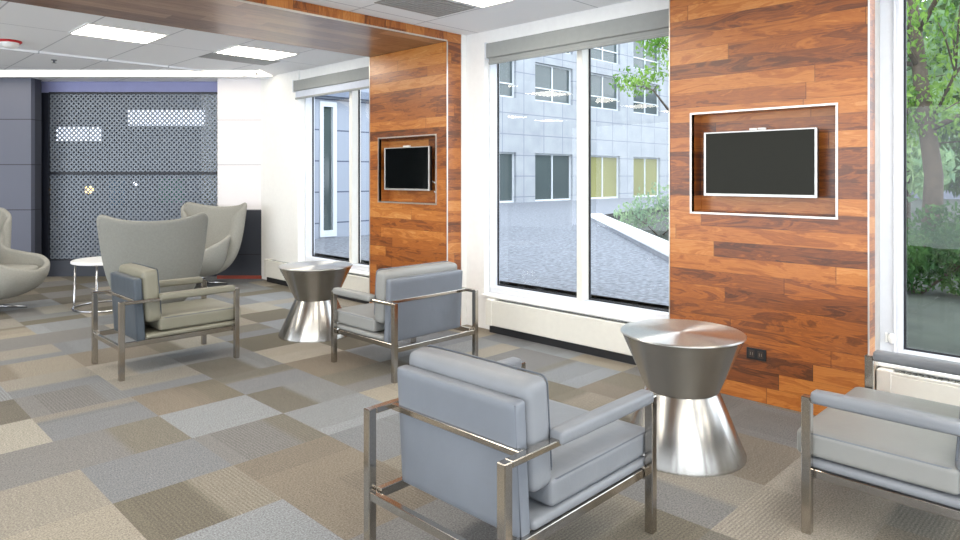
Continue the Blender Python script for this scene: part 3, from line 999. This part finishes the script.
# ================================================================== OUTSIDE
ZG = 0.42
cd = Vector((12.14 - 7.1, 8.50 - 3.93, 0)).normalized()
cn = Vector((cd.y, -cd.x, 0))      # away from the paving
c0 = Vector((7.1, 3.93, 0)) - cd * 2.75
c1 = Vector((7.1, 3.93, 0)) + cd * 8.6
pv_ = MB()
pv_.poly([(4.70, c0.y, ZG), (c0.x, c0.y, ZG), (c1.x, c1.y, ZG), (c1.x + 25, c1.y + 6, ZG), (c1.x + 30, 16.7, ZG), (4.70, 16.7, ZG)], [(0, 1, 2, 3, 4, 5)])
struct(pv_.build('floor_courtyard', M_PAVE))
struct(MB().box(4.70, 90, -40, 16.8, -0.3, 0.22).build('floor_planting', M_SOIL))
cw = 0.36
k = thing('planter_curb', 'long pale stone curb crossing the courtyard diagonally', 'curb', (0, 0, 0))
def prism(a, b, n, w, z0, z1):
    p = [a, b, b + n * w, a + n * w]
    pts = [(q.x, q.y, z0) for q in p] + [(q.x, q.y, z1) for q in p]
    return MB().poly(pts, [(0, 1, 2, 3), (4, 5, 6, 7), (0, 1, 5, 4), (1, 2, 6, 5), (2, 3, 7, 6), (3, 0, 4, 7)])
prism(c0, c1, cn, cw, 0.2, ZG + 0.06).build('curb_body', M_CURBS, k)
prism(c0 - cn * 0.01, c1 - cn * 0.01, cn, cw + 0.02, ZG + 0.06, ZG + 0.085).build('curb_cap', M_CURB, k)

# facade across the courtyard
fc = thing('office_building', 'pale stone office building across the courtyard with paired windows', 'building', (9.7, 16.7, 0.2))
VB = 0.0
wins = []
for i in range(-2, 6):
    u0 = 19.9 + i * 3.5 - 9.7
    wins.append((u0, u0 + 2.4))
rows = [(0.42 + 0.02, 2.3), (4.33, 5.8), (8.2, 9.7)]
rows = [(0.24, 2.10), (4.13, 5.62), (8.05, 9.55)]     # relative to the building's base
rows = [(0.24, 2.10), (4.13, 5.62), (6.2, 7.7), (10.1, 11.6)]
fm = MB()
us = [0.0]
for a, b in wins:
    us += [a, b]
us.append(40.0)
zs = [0.0]
for a, b in rows:
    zs += [a, b]
zs.append(14.0)
for i in range(len(us) - 1):
    for j in range(len(zs) - 1):
        if i % 2 == 1 and j % 2 == 1:
            continue
        if us[i + 1] <= us[i]:
            continue
        fm.box(us[i], us[i + 1], 0.0, 0.6, zs[j], zs[j + 1])
bmesh.ops.remove_doubles(fm.bm, verts=list(fm.bm.verts), dist=0.0001)
fm.build('wall', M_FAC, fc)
for wi, (a, b) in enumerate(wins):
    for ri, (z0, z1) in enumerate(rows):
        f = MB()
        k2 = 0.06
        f.box(a, a + k2, 0.12, 0.2, z0, z1).box(b - k2, b, 0.12, 0.2, z0, z1).box(a + k2, b - k2, 0.12, 0.2, z1 - k2, z1).box(a + k2, b - k2, 0.12, 0.2, z0, z0 + k2)
        f.box((a + b) / 2 - 0.03, (a + b) / 2 + 0.03, 0.12, 0.2, z0 + k2, z1 - k2)
        if ri > 0:
            f.box(a + k2, (a + b) / 2 - 0.03, 0.12, 0.2, z0 + 0.5, z0 + 0.55).box((a + b) / 2 + 0.03, b - k2, 0.12, 0.2, z0 + 0.5, z0 + 0.55)
        fr = f.build('window_frame', M_WFR, fc)
        MB().box(a + k2, b - k2, 0.16, 0.17, z0 + k2, z1 - k2).build('pane', M_WGLASSY if (ri == 0 and wi >= 3) else M_WGLASS, fr)
# near wing seen through the far left window
wg = thing('building_wing', 'pale clad building wing just outside the far left window with a white framed door', 'building', (4.72, 9.4, 0.2))
def wx(u): return u - 4.72
MB().box(wx(4.72), wx(5.05), 0, 0.5, 0.0, 4.6).box(wx(6.16), wx(9.3), 0, 0.5, 0.0, 4.6).box(wx(5.05), wx(6.16), 0, 0.5, 2.42, 4.6)\
    .box(wx(5.05), wx(6.16), 0, 0.5, 0.0, 0.24).box(wx(5.05), wx(5.84), 0.0, 0.5, 0.24, 2.42).build('wall', M_WING, wg)
d = MB()
for a, b, z0, z1 in ((5.84, 5.90, 0.24, 2.42), (6.08, 6.15, 0.24, 2.42), (5.90, 6.08, 2.34, 2.42), (5.90, 6.08, 0.24, 0.34)):
    d.box(wx(a), wx(b), -0.03, 0.08, z0, z1)
df = d.build('door_frame', M_WFR, wg)
MB().box(wx(5.90), wx(6.08), 0.03, 0.04, 0.34, 2.34).build('door_glass', M_WGLASS, df)
MB().box(wx(4.72), wx(9.3), -0.14, -0.001, 2.50, 2.62).build('canopy', plain('slate_canopy', (108, 116, 132), 0.6), wg)

# ---------------------------------------------------------------- trees
def leaf_cloud(bm, centers, count, size, rnd):
    for _ in range(count):
        c, r = rnd.choice(centers)
        d = Vector((rnd.gauss(0, 1), rnd.gauss(0, 1), rnd.gauss(0, 1))).normalized() * (rnd.random() ** 0.5)
        p = Vector(c) + Vector((d.x * r[0], d.y * r[1], d.z * r[2]))
        s = size * rnd.uniform(0.6, 1.3)
        rot = Euler((rnd.uniform(0, 6.28), rnd.uniform(0, 6.28), rnd.uniform(0, 6.28))).to_matrix()
        vs_ = [bm.verts.new(p + rot @ Vector(q)) for q in ((-s, 0, 0), (0, -s * 0.45, 0.15 * s), (s, 0, 0), (0, s * 0.45, 0.15 * s))]
        bm.faces.new(vs_)
def tree(name, label, cat, loc, trunk_h, r0, blobs, count, size, lm, seed, lean=(0, 0), group=None):
    rnd = random.Random(seed)
    t = thing(name, label, cat, loc, 0, group)
    b = MB()
    if trunk_h:
        top = Vector((lean[0], lean[1], trunk_h))
        pts = [Vector((0, 0, -0.1)), Vector((0.06, -0.03, trunk_h * 0.3)), Vector((lean[0] * 0.4, lean[1] * 0.4, trunk_h * 0.6)), top]
        b.tube(pts, r0, 10, radii=[r0 * 1.25, r0, r0 * 0.85, r0 * 0.5])
        for (c, r) in blobs:
            c = Vector(c)
            st = pts[2].lerp(top, rnd.random() * 0.6)
            if c.z < st.z:
                st = pts[1].lerp(pts[2], 0.5)
            md = st.lerp(c, 0.5) + Vector((rnd.uniform(-.15, .15), rnd.uniform(-.15, .15), 0.15))
            b.tube([st, md, c], r0 * 0.4, 6, radii=[r0 * 0.38, r0 * 0.24, r0 * 0.08])
            for _ in range(3):
                e = c + Vector((rnd.uniform(-1, 1) * r[0], rnd.uniform(-1, 1) * r[1], rnd.uniform(-.6, .8) * r[2]))
                b.tube([md, md.lerp(e, 0.6) + Vector((0, 0, 0.08)), e], r0 * 0.12, 5, radii=[r0 * 0.16, r0 * 0.1, r0 * 0.04])
    else:
        for _ in range(6):
            c, r = rnd.choice(blobs)
            b.tube([(0, 0, -0.05), Vector(c) * 0.5, Vector(c) + Vector((rnd.uniform(-.5, .5) * r[0], rnd.uniform(-.5, .5) * r[1], 0))], 0.015, 5)
    b.build('trunk' if trunk_h else 'stems', M_BARK, t, True)
    m = MB()
    leaf_cloud(m.bm, blobs, count, size, rnd)
    m.build('foliage', lm, t)
    return t
def P3(px, t, z=0.22):
    p = pt(px, t, z)
    return (p.x, p.y, z)
# near tree in the right window
tree('deciduous_tree', 'leafy green tree with a forked dark trunk outside the near right window', 'tree', P3(930, 8.8), 4.0, 0.11,
     [((-0.5, 0.6, 3.3), (0.8, 0.8, 0.7)), ((0.4, -0.6, 3.0), (0.8, 0.9, 0.7)), ((0.2, 0.3, 2.1), (0.6, 0.7, 0.5)), ((-0.2, -0.9, 2.0), (0.6, 0.7, 0.5)),
      ((0.1, 0.8, 4.3), (1.0, 1.0, 0.8)), ((0.1, -0.8, 4.2), (1.0, 1.0, 0.8)), ((0.2, 0.9, 2.7), (0.7, 0.5, 0.6))], 9000, 0.045, M_LEAF, 3, (0.3, 0.3))
tree('shrub', 'low leafy bush at the foot of the tree outside the near right window', 'shrub', P3(916, 6.9), 0, 0,
     [((0, 0.12, 0.34), (0.4, 0.45, 0.36)), ((0.1, -0.45, 0.36), (0.4, 0.4, 0.38))], 3600, 0.035, M_LEAF2, 5)
tree('shrub', 'darker bush right of the tree trunk outside the near right window', 'shrub', P3(962, 8.2), 0, 0,
     [((0, 0.2, 0.45), (0.5, 0.4, 0.45)), ((0.1, -0.5, 0.5), (0.5, 0.5, 0.4))], 2200, 0.04, M_LEAF2, 6)
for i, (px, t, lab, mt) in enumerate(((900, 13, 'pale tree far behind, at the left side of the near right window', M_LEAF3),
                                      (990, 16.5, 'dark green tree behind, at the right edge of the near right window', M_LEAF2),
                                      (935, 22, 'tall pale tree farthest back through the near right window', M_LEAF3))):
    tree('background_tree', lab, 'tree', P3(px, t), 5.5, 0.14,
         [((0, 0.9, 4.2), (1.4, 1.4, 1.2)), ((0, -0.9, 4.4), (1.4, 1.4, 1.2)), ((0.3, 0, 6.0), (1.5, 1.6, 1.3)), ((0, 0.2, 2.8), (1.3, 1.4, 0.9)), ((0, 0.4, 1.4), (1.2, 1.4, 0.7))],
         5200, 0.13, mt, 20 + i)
# courtyard tree: branch hanging into the middle window, seen beside the walnut wall
tree('deciduous_tree', 'young bright green tree at the top right of the middle window', 'tree', P3(672, 13.5), 4.0, 0.07,
     [((-0.5, 0.5, 3.1), (0.55, 0.55, 0.32)), ((0.1, -0.1, 3.45), (0.6, 0.6, 0.4)), ((0.6, -0.6, 3.3), (0.7, 0.7, 0.5)), ((-0.2, 0.2, 3.9), (0.5, 0.5, 0.35))], 1500, 0.05, M_LEAF, 31, (0.1, 0.0))
tree('shrub', 'light green shrub in the planting bed behind the curb', 'shrub', P3(660, 13.6), 0, 0,
     [((0, 0.0, 0.6), (0.6, 0.6, 0.5)), ((0.3, -0.5, 0.5), (0.5, 0.5, 0.4)), ((-0.3, 0.4, 0.4), (0.5, 0.4, 0.3))], 1300, 0.05, M_LEAF3, 33)
# distant pale building behind the trees
db = thing('distant_building', 'pale building glimpsed behind the trees through the near right window', 'building', (42, 4, 0.2))
MB().box(0, 1, -14, 10, 0, 7).build('wall', M_FAC, db)
mm = MB()
for j in range(6):
    for z in (1.0, 4.2):
        mm.box(-0.03, 0.0, -13 + j * 3.8, -10.6 + j * 3.8, z, z + 1.6)
mm.build('windows', M_WGLASS, db)
print('built', len(bpy.data.objects))
